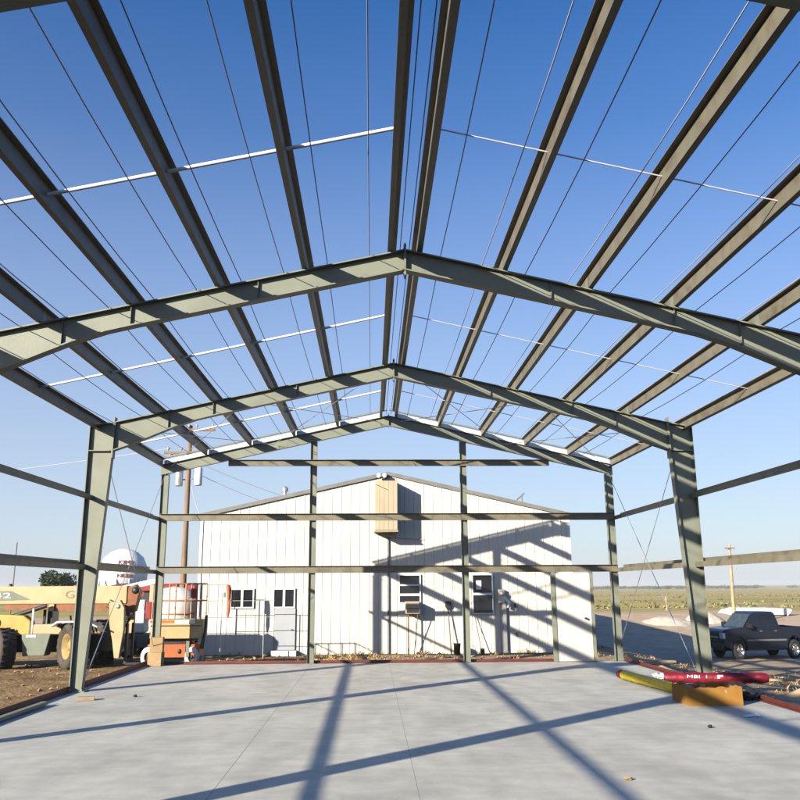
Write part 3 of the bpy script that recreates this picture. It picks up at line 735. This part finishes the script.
def wire(name, a, b_, sag, label, r=.012, group=None):
    a = Vector(a); b_ = Vector(b_)
    pts = [a.lerp(b_, t/12)-Vector((0, 0, sag*4*(t/12)*(1-t/12))) for t in range(13)]
    o = MB().tube(pts, r, 5).build(name, CABLE); tag(o, label, 'power line', group); return o
wire('power_line', (UX+.6, UY-.1, 8.0), (4.0, 30, 4.9), .6, 'upper thin wire dropping from the pole behind the white roof', .014)
wire('power_line', (UX+.25, UY-.1, 7.6), (.5, 28, 4.8), .5, 'lower thin wire dropping from the pole behind the white roof', .014)
wire('power_line', (UX+.2, UY-.05, 6.9), (-5.6, 9.0, 4.05), .9, 'loose service wire from transformer to the white roof corner', .02)
wire('power_line', (UX-.9, UY-.1, 8.8), (-60, 40, 9), 1.2, 'thin wire running left from the pole crossarm', .014)

# ------------------------------------------------------------------ water tower
TX, TYY = -40.75, 125
wt = empty('water_tower', (TX, TYY, -1)); tag(wt, 'big white domed water tower with red lettering on the horizon', 'water tower')
TPROF = [(3.0, -2), (3.0, 1.2), (3.3, 1.8), (3.75, 3.0), (3.85, 4.0), (3.7, 5.2), (3.1, 6.6), (2.1, 7.5), (1.0, 7.95), (0, 8.05)]
MB().lathe(TPROF, 40, T(TX, TYY, 0)).build('tank', TANKW, wt)
for k in range(12):
    a = 2*math.pi*k/12
    MB().tube([(TX+3.8*math.cos(a), TYY+3.8*math.sin(a), -2), (TX+3.8*math.cos(a), TYY+3.8*math.sin(a), 3.2)], .12, 8).build('leg', WHITEP, wt)
def tank_r(z):
    for (r0, z0), (r1, z1) in zip(TPROF[:-1], TPROF[1:]):
        if z0 <= z <= z1: return r0+(r1-r0)*(z-z0)/(z1-z0)
    return 3
w0 = world_loc(wt)
for txt, size, z0, x0, wid in (('KIMB', .95, 5.45, .1, 2.7), ('NEBR', .8, 3.45, .1, 2.5)):
    tm = text_mesh(txt, 'tower_lettering', REDM, wt, size, T(TX+x0, TYY, z0) @ UPRIGHT, wid, .05)
    for vtx in tm.data.vertices:            # wrap the letters round the tank wall
        p = vtx.co+w0; R_ = tank_r(p.z)+.06+(.05 if p.y < TYY else 0); a = (p.x-TX)/3.9
        vtx.co = Vector((TX+R_*math.sin(a), TYY-R_*math.cos(a), p.z))-w0

# ------------------------------------------------------------------ pickup truck
tx, ty = 15.42, 15.0
TM = T(tx, ty, gz(tx, ty)) @ Matrix.Diagonal((.68, 1, 1, 1)) @ RZ(7)      # local -x is the front
tzg = gz(tx, ty)
tk_ = empty('pickup_truck', (tx, ty, tzg)); tag(tk_, 'dark blue grey crew cab pickup truck parked on the dirt yard', 'truck')
def P(): return MB(TM)
Wt = .97
# lower body: fenders, doors, bed as one shell with wheel arches
def body_side():
    pts = [(-2.82, .55), (-2.86, .80), (-2.80, 1.10), (-2.62, 1.18), (-1.45, 1.24), (.95, 1.26), (2.88, 1.26), (2.92, .62)]
    def arch(cx, r=.50):
        return [(cx+r*math.cos(a), .42+r*math.sin(a)) for a in [math.pi*i/10 for i in range(11)]]
    low = [(2.85, .52)] + arch(1.82) + arch(-1.82) 
    return pts + low
sidep = body_side()
bdy = P()
for yy in (-Wt, Wt-.06):
    bdy.prism(sidep, yy, yy+.06)
bdy.prism([(-2.82, .5), (-2.86, .80), (-2.80, 1.12), (-2.62, 1.20), (-1.45, 1.27), (-1.2, 1.27), (-1.2, .5)], -Wt+.06, Wt-.06)
bdy.box(-1.2, .95, -Wt+.06, Wt-.06, .5, 1.2)
bdy.box(.95, 2.88, -Wt+.06, Wt-.06, .62, .70); bdy.box(2.82, 2.9, -Wt+.06, Wt-.06, .70, 1.25); bdy.box(.95, 1.0, -Wt+.06, Wt-.06, .70, 1.25)
body = bdy.build('body', TRUCKP, tk_, .03)
cabp = [(-1.42, 1.20), (-.72, 1.78), (-.55, 1.86), (.62, 1.87), (.78, 1.80), (.98, 1.22)]
cb_ = P()
def cab_y(z): return Wt-.04-.17*max(0, z-1.2)/.67
vs = [(x_, -cab_y(z_), z_) for x_, z_ in cabp]+[(x_, cab_y(z_), z_) for x_, z_ in cabp]; n_ = len(cabp)
cb_.add(vs, [tuple(range(n_)), tuple(range(2*n_-1, n_-1, -1))]+[(i, i+n_, (i+1) % n_+n_, (i+1) % n_) for i in range(n_)])
cbo = cb_.build('cab', TRUCKP, tk_, .03)
def sideglass(poly, nm):
    for sg in (-1, 1):
        o_ = P(); o_.add([(x_, sg*(cab_y(z_)+.006), z_) for x_, z_ in poly], [tuple(range(len(poly)))]); o_.build(nm, GLASSD, cbo)
sideglass([(-1.12, 1.27), (-.66, 1.68), (-.50, 1.76), (-.28, 1.77), (-.28, 1.27)], 'side_window')
sideglass([(-.20, 1.27), (-.20, 1.77), (.52, 1.77), (.66, 1.72), (.76, 1.27)], 'side_window')
ws = P(); ws.add([(-1.385, -.82, 1.25), (-1.385, .82, 1.25), (-.775, .74, 1.755), (-.775, -.74, 1.755)], [(0, 1, 2, 3)])
for vi in range(4): ws.v[vi] = ws.v[vi] + (TM.to_3x3() @ Vector((-.016, 0, .016)))
ws.build('windscreen', mat('windscreen_glass', (.05, .065, .065), .08, 0, .2, 4), cbo)
P().box(-2.90, -2.84, -.62, .62, .72, 1.06).build('grille', BLACKP, tk_, .01)
P().box(-2.915, -2.90, -.62, .62, .86, .92).build('grille_bar', CHROME, tk_)
for sg in (-1, 1):
    P().box(-2.87, -2.70, min(sg*.66, sg*.975), max(sg*.66, sg*.975), .84, 1.07).build('headlight', LAMPG, tk_, .02)
    P().box(-1.28, -1.05, min(sg*.96, sg*1.22), max(sg*.96, sg*1.22), 1.24, 1.42).build('mirror', BLACKP, tk_, .02)
P().box(-2.98, -2.80, -.95, .95, .46, .68).build('bumper', BLACKP, tk_, .03)
P().box(2.90, 3.04, -.92, .92, .50, .68).build('bumper', CHROME, tk_, .02)
for sg in (-1, 1):
    for xx in (-.30, .66):
        P().box(xx-.16, xx+.02, min(sg*.97, sg*1.0), max(sg*.97, sg*1.0), 1.10, 1.14).build('door_handle', CHROME, body)
    for xx in (-1.30, -.24, .84):
        P().box(xx-.006, xx+.006, min(sg*.965, sg*.973), max(sg*.965, sg*.973), .52, 1.24).build('door_gap', BLACKP, body)
    P().box(-1.30, 1.2, min(sg*.95, sg*1.03), max(sg*.95, sg*1.03), .38, .45).build('running_board', BLACKP, tk_)
    P().box(-1.28, 1.28, min(sg*.97, sg*.985), max(sg*.97, sg*.985), .74, .80).build('side_moulding', ROOFM, body)
def twheel(cx, cy):
    MM = TM @ T(cx, cy, .385) @ RX(90)
    if cy > 0: MM = MM @ RX(180)
    t_ = MB(); r, wd = .385, .27
    t_.lathe([(r*.62, wd/2*.9), (r*.8, wd/2), (r*.95, wd/2*.9), (r, wd/2*.6), (r, -wd/2*.6), (r*.95, -wd/2*.9), (r*.6, -wd/2)], 28, MM)
    wh = t_.build('wheel', BLACK, tk_)
    rim = MB(); rim.lathe([(r*.62, wd/2*.9), (r*.58, wd/2*.85), (r*.52, wd/2*.3), (0, wd/2*.3)], 24, MM)
    rim.lathe([(r*.16, wd/2*.25), (r*.16, wd/2*.8), (0, wd/2*.8)], 12, MM)
    for k in range(6): rim.box(r*.1, r*.60, -r*.075, r*.075, wd/2*.35, wd/2*.82, MM @ RZ(60*k))
    rim.build('rim', CHROME, wh)
for cx in (-1.82, 1.82):
    for cy in (-.84, .84): twheel(cx, cy)
P().box(-2.5, 2.7, -.5, .5, .34, .52).build('underframe', BLACKP, tk_)

# ------------------------------------------------------------------ items at the right edge of the slab
def wrapped_roll(name, a, b_, r, m, seed):
    a, b_ = Vector(a), Vector(b_); N = 44; rnd = random.Random(seed)
    pts = []; rs_ = []
    for i in range(N+1):
        t = i/N; p = a.lerp(b_, t); p = p+Vector((0, 0, rnd.uniform(-.004, .004)))
        pts.append(p); rs_.append(r*(1+rnd.uniform(-.05, .05))*(.55 if i in (0, N) else .93 if i in (1, N-1) else 1))
    mb_ = MB().tube(pts, rs_, 18)
    d = (b_-a).normalized()
    for k_, p in enumerate(mb_.v):          # wrinkled, slightly sagging wrap
        t = (p-a).dot(d); c_ = a+d*t; rad_ = p-c_
        w_ = 1+.10*noise.noise(Vector((t*9, rad_.z*14, seed)))+.07*noise.noise(Vector((t*30, rad_.z*40, rad_.y*40)))
        q_ = c_+rad_*w_; q_.z = c_.z+(q_.z-c_.z)*.88
        mb_.v[k_] = q_
    return mb_.build(name, m)
ry = empty('insulation_roll', (4.6, -5.6, 0)); tag(ry, 'long yellow plastic wrapped roll lying along the right slab edge', 'roll')
o = wrapped_roll('wrap', (4.46, -4.45, .115), (4.72, -6.75, .10), .095, YELW, 1); o.parent = ry; o.data.transform(T(-4.6, 5.6, 0))
o = wrapped_roll('end_cap', (4.45, -4.36, .115), (4.46, -4.46, .112), .09, REDW, 2); o.parent = ry; o.data.transform(T(-4.6, 5.6, 0))
rr = empty('insulation_roll', (5.9, -4.6, 0)); tag(rr, 'long red plastic wrapped roll with white lettering lying across the slab edge', 'roll')
o = wrapped_roll('wrap', (4.88, -5.60, .16), (6.62, -6.10, .19), .105, REDW, 3); o.parent = rr; o.data.transform(T(-5.9, 4.6, 0))
o = wrapped_roll('paper_end', (4.73, -5.56, .158), (4.90, -5.605, .16), .092, PAPER, 4); o.parent = rr; o.data.transform(T(-5.9, 4.6, 0))
text_mesh('MBI  I', 'wrap_lettering', WHITEP, rr, .075, T(5.25, -5.835, .178) @ RZ(-16) @ UPRIGHT, .34, .004)
MB().box(-.05, .05, -.004, .004, -.03, .03, T(5.80, -5.972, .205) @ RZ(-16)).build('wrap_label', WHITEP, rr)
# open cardboard box
ob = empty('open_carton', (4.75, -8.0, 0)); tag(ob, 'open orange brown cardboard carton with torn flaps on the slab', 'box')
def ragged(x0, x1, y, z0, z1, seed, nseg=14, along='x', amp=.035):
    rnd = random.Random(seed); top = []
    for i in range(nseg+1):
        t = i/nseg; top.append((x0+(x1-x0)*t, z1-rnd.random()*amp))
    poly = [(x0, z0)]+[(x1, z0)]+top[::-1]
    mb_ = MB()
    if along == 'x': mb_.prism(poly, y, y+.008, 'y')
    else: mb_.prism(poly, y, y+.008, 'x')
    return mb_
BX0, BX1, BY0, BY1, BH = 4.43, 5.27, -8.2, -7.45, .285
ragged(BX0, BX1, BY0, .003, BH, 1).build('front_side', CARD, ob)
ragged(BX0, BX1, BY1, .003, BH+.01, 2, amp=.06).build('back_side', CARD, ob)
ragged(BY0+.009, BY1-.001, BX0, .003, BH, 3, along='y').build('left_side', CARD, ob)
ragged(BY0+.009, BY1-.001, BX1-.008, .003, BH, 4, along='y').build('right_side', CARD, ob)
MB().box(BX0, BX1, BY0, BY1, .001, .003).build('bottom', CARD, ob)
rnd = random.Random(5)
for k in range(7):
    x0 = BX0+.10+k*.12; y0 = BY0+.12+rnd.random()*.3
    o = MB().box(-.045, .045, -.1, .1, 0, .22+rnd.random()*.06, T(x0, y0, .01) @ RZ(rnd.uniform(-20, 20)) @ RX(rnd.uniform(-8, 8))).build('fitting_pack', REDM if k % 2 else CARDL, None, .008)
    tag(o, ['small red packet', 'small tan packet'][k % 2 == 0]+' standing inside the open carton', 'packet', 'packets inside the open carton')
# crumpled packing beside the carton
def crumple(name, c, sx, sy, sz, m, seed):
    mb_ = MB(); vs = []; fs = []; n1, n2 = 12, 7; rnd = random.Random(seed)
    for j in range(n2+1):
        ph = math.pi*j/n2
        for i in range(n1):
            a = 2*math.pi*i/n1; k = 1+.35*noise.noise(Vector((math.cos(a)*2+seed, math.sin(a)*2, ph*2)))+rnd.uniform(-.08, .08)
            vs.append((c[0]+sx*k*math.sin(ph)*math.cos(a), c[1]+sy*k*math.sin(ph)*math.sin(a), max(c[2]-sz*.92, c[2]-sz*k*math.cos(ph))))
    for j in range(n2):
        for i in range(n1): fs.append((j*n1+i, j*n1+(i+1) % n1, (j+1)*n1+(i+1) % n1, (j+1)*n1+i))
    mb_.add(vs, fs); return mb_.build(name, m)
o = crumple('packing_paper', (5.52, -7.2, .12), .24, .2, .13, CARDL, 3); tag(o, 'crumpled tan packing paper behind the open carton', 'packing paper')
o = crumple('plastic_bag', (5.62, -7.55, .10), .16, .14, .11, BLACKP, 8); tag(o, 'dark crumpled bag at the right end of the open carton', 'bag')
o = MB().add([(4.80, -9.42, .012), (5.02, -9.40, .02), (5.0, -9.28, .045), (4.79, -9.30, .01)], [(0, 1, 2, 3)]).build('paper_scrap', PAPER); tag(o, 'small white paper scrap on the slab before the carton', 'paper')
sm = o.modifiers.new('thick', 'SOLIDIFY'); sm.thickness = .002
for (x0, y0, lab) in ((-4.44, -6.35, 'small dark lump on the slab right of the left column'), (3.96, -10.28, 'small dark lump on the slab before the carton')):
    o = crumple('mortar_lump', (x0, y0, .02), .032, .03, .022, BLACKP, 11); tag(o, lab, 'debris')
o = crumple('bark_chip', (2.02, -13.31, .015), .045, .03, .016, CARDL, 12); tag(o, 'tiny tan chip lying on the bare slab near the camera', 'debris')
o = MB().box(-.14, .14, -.07, .07, 0, .06, T(-5.15, -6.75, .001) @ RZ(15)).build('wood_block', PLANK, None, .006); tag(o, 'short tan wood block beside the left column foot', 'block')
o = MB().box(-.05, .05, -1.6, 1.6, 0, .05, T(-5.60, -9.0, .018) @ RZ(-.5)).build('steel_channel', STEEL, None, .005); tag(o, 'grey steel channel lying along the left slab edge', 'channel')

# planks and scraps in the dirt at the right
for (x0, y0, lx, rz, lab) in ((7.8, -2.0, 2.2, -14, 'long pale plank in the dirt behind the red roll'), (8.9, -3.6, 1.8, -22, 'pale plank lying in the dirt right of the red roll'), (6.7, 1.2, 1.5, 12, 'short plank in the dirt behind the right column')):
    o = MB().box(-lx/2, lx/2, -.09, .09, 0, .05, T(x0, y0, gz(x0, y0)+.03) @ RZ(rz)).build('plank', PLANK, None, .005); tag(o, lab, 'plank')
for (x0, y0, s_, lab) in ((7.45, -5.6, .42, 'low tan sand heap beside the right slab edge'), (8.9, -6.4, .55, 'larger tan sand heap at the right picture edge'), (6.35, -1.0, .34, 'small tan sand heap beside the far right column foot')):
    mb_ = MB(); vs = []; fs = []; NR, NA = 7, 22
    for j in range(NR+1):
        r = j/NR
        for i in range(NA):
            a = 2*math.pi*i/NA; k = 1+.25*noise.noise(Vector((math.cos(a)*1.5+x0, math.sin(a)*1.5, y0)))
            X_, Y_ = x0+s_*1.7*r*k*math.cos(a), y0+s_*1.5*r*k*math.sin(a)
            if X_ < SX+.02: X_ = SX+.02
            vs.append((X_, Y_, gz(X_, Y_)-.03+s_*.62*(1-r)**1.3+.03*noise.noise(Vector((X_*6, Y_*6, 1)))))
    for j in range(NR):
        for i in range(NA): fs.append((j*NA+i, j*NA+(i+1) % NA, (j+1)*NA+(i+1) % NA, (j+1)*NA+i))
    mb_.add(vs, fs, True); o = mb_.build('sand_heap', mat('sand', (.46, .34, .20), .95, 0, .2, 5, .8, 14) if s_ == .42 else bpy.data.materials['sand']); tag(o, lab, 'sand heap')
# pale gravel heaps far right
for (x0, y0, sx, sy, h, lab) in ((17.4, 32, 1.05, 1.4, .40, 'pale gravel heap seen left of the right column'), (20.0, 33, .75, 1.3, .72, 'pale gravel heap seen right of the right column')):
    mb_ = MB(); vs = []; fs = []; NR, NA = 8, 28
    for j in range(NR+1):
        r = j/NR
        for i in range(NA):
            a = 2*math.pi*i/NA; k = 1+.3*noise.noise(Vector((math.cos(a)*1.5+x0, math.sin(a)*1.5, y0)))
            X_, Y_ = x0+sx*1.5*r*k*math.cos(a), y0+sy*1.5*r*k*math.sin(a)
            vs.append((X_, Y_, gz(X_, Y_)-.05+h*(1-r**1.6)+.08*noise.noise(Vector((X_*2, Y_*2, 1)))))
    for j in range(NR):
        for i in range(NA): fs.append((j*NA+i, j*NA+(i+1) % NA, (j+1)*NA+(i+1) % NA, (j+1)*NA+i))
    mb_.add(vs, fs, True); o = mb_.build('gravel_heap', GRAVW); tag(o, lab, 'gravel heap')
# white low shed beyond the truck
ws_ = empty('white_shed', (25.1, 37.5, -.5)); tag(ws_, 'low white roofed shed beyond the pickup truck', 'shed')
MB().box(23.6, 26.5, 36, 39.5, -1.4, -.12).build('wall', WHITEP, ws_)
MB().prism([(23.3, -.25), (23.75, .16), (24.4, .29), (26.7, .27), (26.9, .18), (26.55, -.2), (26.5, -.115), (23.5, -.115)], 35.8, 39.7).build('roof', WHITEP, ws_)

# right hand pole
rp = empty('utility_pole', (20.7, 30, -.6)); tag(rp, 'pale slim utility pole standing right of the right column', 'utility pole')
MB().tube([(20.68, 30, -1), (20.78, 30, 4.1)], [.11, .08], 10).build('pole', PLANK, rp)
MB().box(20.45, 21.05, 29.86, 29.9, 3.86, 3.94).build('crossarm', ROOFM, rp)
for dx in (-.26, 0, .26): MB().lathe([(.03, 0), (.05, .08), (.03, .12), (0, .15)], 8, T(20.76+dx, 29.88, 3.94)).build('insulator', CERAM, rp)
o = MB().tube([(21.7, 45, -.3), (21.7, 45, 1.0)], .07, 8).build('fence_post', PLANK); tag(o, 'short pale post at the field edge left of the truck', 'post')
o = MB().tube([(-20.95, 30, -.5), (-20.95, 30, 4.4)], .04, 8).build('antenna_mast', ROOFM); tag(o, 'thin dark mast rising above the cream boom', 'mast')

# ------------------------------------------------------------------ vegetation
def leaf_cloud(c, rx, ry, rz_, count, size, seed, lobes=5):
    rnd = random.Random(seed); vs = []; fs = []
    cl = [(rnd.uniform(-.6, .6)*rx, rnd.uniform(-.6, .6)*ry, rnd.uniform(-.35, .5)*rz_, rnd.uniform(.4, .65)) for _ in range(lobes)]
    for _ in range(count):
        L = rnd.choice(cl)
        while True:
            p = Vector((rnd.uniform(-1, 1), rnd.uniform(-1, 1), rnd.uniform(-1, 1)))
            if .2 < p.length < 1: break
        p = Vector((c[0]+L[0]+p.x*rx*L[3], c[1]+L[1]+p.y*ry*L[3], c[2]+L[2]+p.z*rz_*L[3]))
        a = Vector((rnd.uniform(-1, 1), rnd.uniform(-1, 1), rnd.uniform(-1, 1))).normalized(); b_ = a.orthogonal().normalized(); s_ = size*rnd.uniform(.6, 1.3)
        k = len(vs); vs += [p-a*s_, p+b_*s_*.5, p+a*s_, p-b_*s_*.5]; fs.append((k, k+1, k+2, k+3))
    return vs, fs
tr_ = empty('leafy_tree', (-28.8, 60, -.5)); tag(tr_, 'dark green tree showing above the cream boom', 'tree')
MB().tube([(-28.8, 60, -.6), (-28.7, 60, 1.2), (-28.9, 60, 2.0)], [.25, .18, .08], 8).tube([(-28.7, 60, 1.0), (-29.6, 60, 1.9)], [.12, .04], 6).tube([(-28.7, 60, 1.1), (-27.9, 60.2, 2.0)], [.12, .04], 6).build('trunk', BARK, tr_)
mb = MB(); mb.add(*leaf_cloud((-28.8, 60, 2.0), 1.75, 1.6, 1.35, 2200, .16, 3, 8)); mb.build('crown', LEAF, tr_)
# sage brush over the prairie and the far tree line: nobody could count them
mb = MB(); rnd = random.Random(21)
for _ in range(1500):
    y_ = 58+rnd.random()**1.3*500; x_ = rnd.uniform(-.1, .62)*(y_+22)
    s_ = rnd.uniform(.18, .55)
    z_ = gz(x_, y_)
    vs, fs = leaf_cloud((x_, y_, z_+s_*.3), s_, s_, s_*.55, 12, s_*.45, rnd.randint(0, 9999), 2); mb.add(vs, fs)
o = mb.build('sage_brush', SAGE); tag(o, 'low sage brush scattered over the dry prairie', kind='stuff')
mb = MB()
for k in range(260):
    y_ = rnd.uniform(900, 1500); x_ = rnd.uniform(.12, .45)*y_ if k % 5 else rnd.uniform(-.5, .5)*y_
    vs, fs = leaf_cloud((x_, y_, gz(x_, y_)+1.0), rnd.uniform(4, 12), 4, rnd.uniform(1, 2.2), 40, 1.3, k, 3); mb.add(vs, fs)
o = mb.build('far_tree_line', LEAF); tag(o, 'dark line of far trees along the horizon', kind='stuff')
# dry weeds and clods between the slab and the building, and along the right edge
mb = MB(); rnd = random.Random(33)
def tuft(x_, y_, h, nb):
    z_ = gz(x_, y_)
    for _ in range(nb):
        a = rnd.uniform(0, 6.28); r = rnd.uniform(0, .1); hx = rnd.uniform(-.6, .6)*h; hy = rnd.uniform(-.6, .6)*h; hh = h*rnd.uniform(.4, 1)
        p = Vector((x_+r*math.cos(a), y_+r*math.sin(a), z_-.01)); w_ = Vector((math.cos(a+1), math.sin(a+1), 0))*.006
        mb.add([p-w_, p+w_, p+Vector((hx*.5, hy*.5, hh*.7))+w_*.6, p+Vector((hx, hy, hh))], [(0, 1, 2, 3)])
for _ in range(150):
    x_ = rnd.gauss(-.9, .9) if rnd.random() < .7 else rnd.uniform(-3.4, 5.5); y_ = rnd.uniform(2.0, 5.2)
    tuft(x_, y_, rnd.uniform(.04, .17), 12)
for _ in range(120): tuft(rnd.uniform(6.0, 12), rnd.uniform(-6, 6), rnd.uniform(.05, .2), 10)
for _ in range(26): tuft(rnd.uniform(-5.5, 5.6), rnd.uniform(5.3, 5.45), rnd.uniform(.08, .22), 8)
o = mb.build('dry_weeds', STRAW); tag(o, 'dry straw coloured weeds in the dirt round the slab', kind='stuff')
mb = MB()
for _ in range(900):
    q = rnd.random()
    if q < .4: x_, y_ = rnd.uniform(-5.5, 6), rnd.uniform(.3, 5.4)
    elif q < .75: x_, y_ = rnd.uniform(6.0, 14), rnd.uniform(-8, 9)
    else: x_, y_ = rnd.uniform(-13, -6.0), rnd.uniform(-9, 3)
    s_ = rnd.uniform(.015, .06)*(1.6 if rnd.random() < .1 else 1); z_ = gz(x_, y_)
    vs = [(x_+s_*rnd.uniform(.6, 1.2)*dx, y_+s_*rnd.uniform(.6, 1.2)*dy, z_+s_*(.7*dz+.3)) for dx, dy, dz in ((1, 0, 0), (-1, 0, 0), (0, 1, 0), (0, -1, 0), (0, 0, 1), (0, 0, -1))]
    mb.add(vs, [(0, 2, 4), (2, 1, 4), (1, 3, 4), (3, 0, 4), (2, 0, 5), (1, 2, 5), (3, 1, 5), (0, 3, 5)])
o = mb.build('dirt_clods', ROCKM); tag(o, 'loose clods and stones scattered over the dirt', kind='stuff')

# ------------------------------------------------------------------ haze: dusty air over the prairie
hz = MB().box(-2600, 2600, -60, 2600, -9, 11.5)
hm = bpy.data.materials.new('haze_air'); hm.use_nodes = True
hn = hm.node_tree.nodes; hl = hm.node_tree.links
hn.remove(hn['Principled BSDF'])
pv = hn.new('ShaderNodeVolumePrincipled'); pv.inputs['Color'].default_value = (.86, .88, .93, 1); pv.inputs['Density'].default_value = .00035; pv.inputs['Anisotropy'].default_value = 0
hl.new(pv.outputs[0], hn['Material Output'].inputs['Volume'])
o = hz.build('haze', hm); tag(o, 'thin pale dusty air over the whole place', kind='stuff')
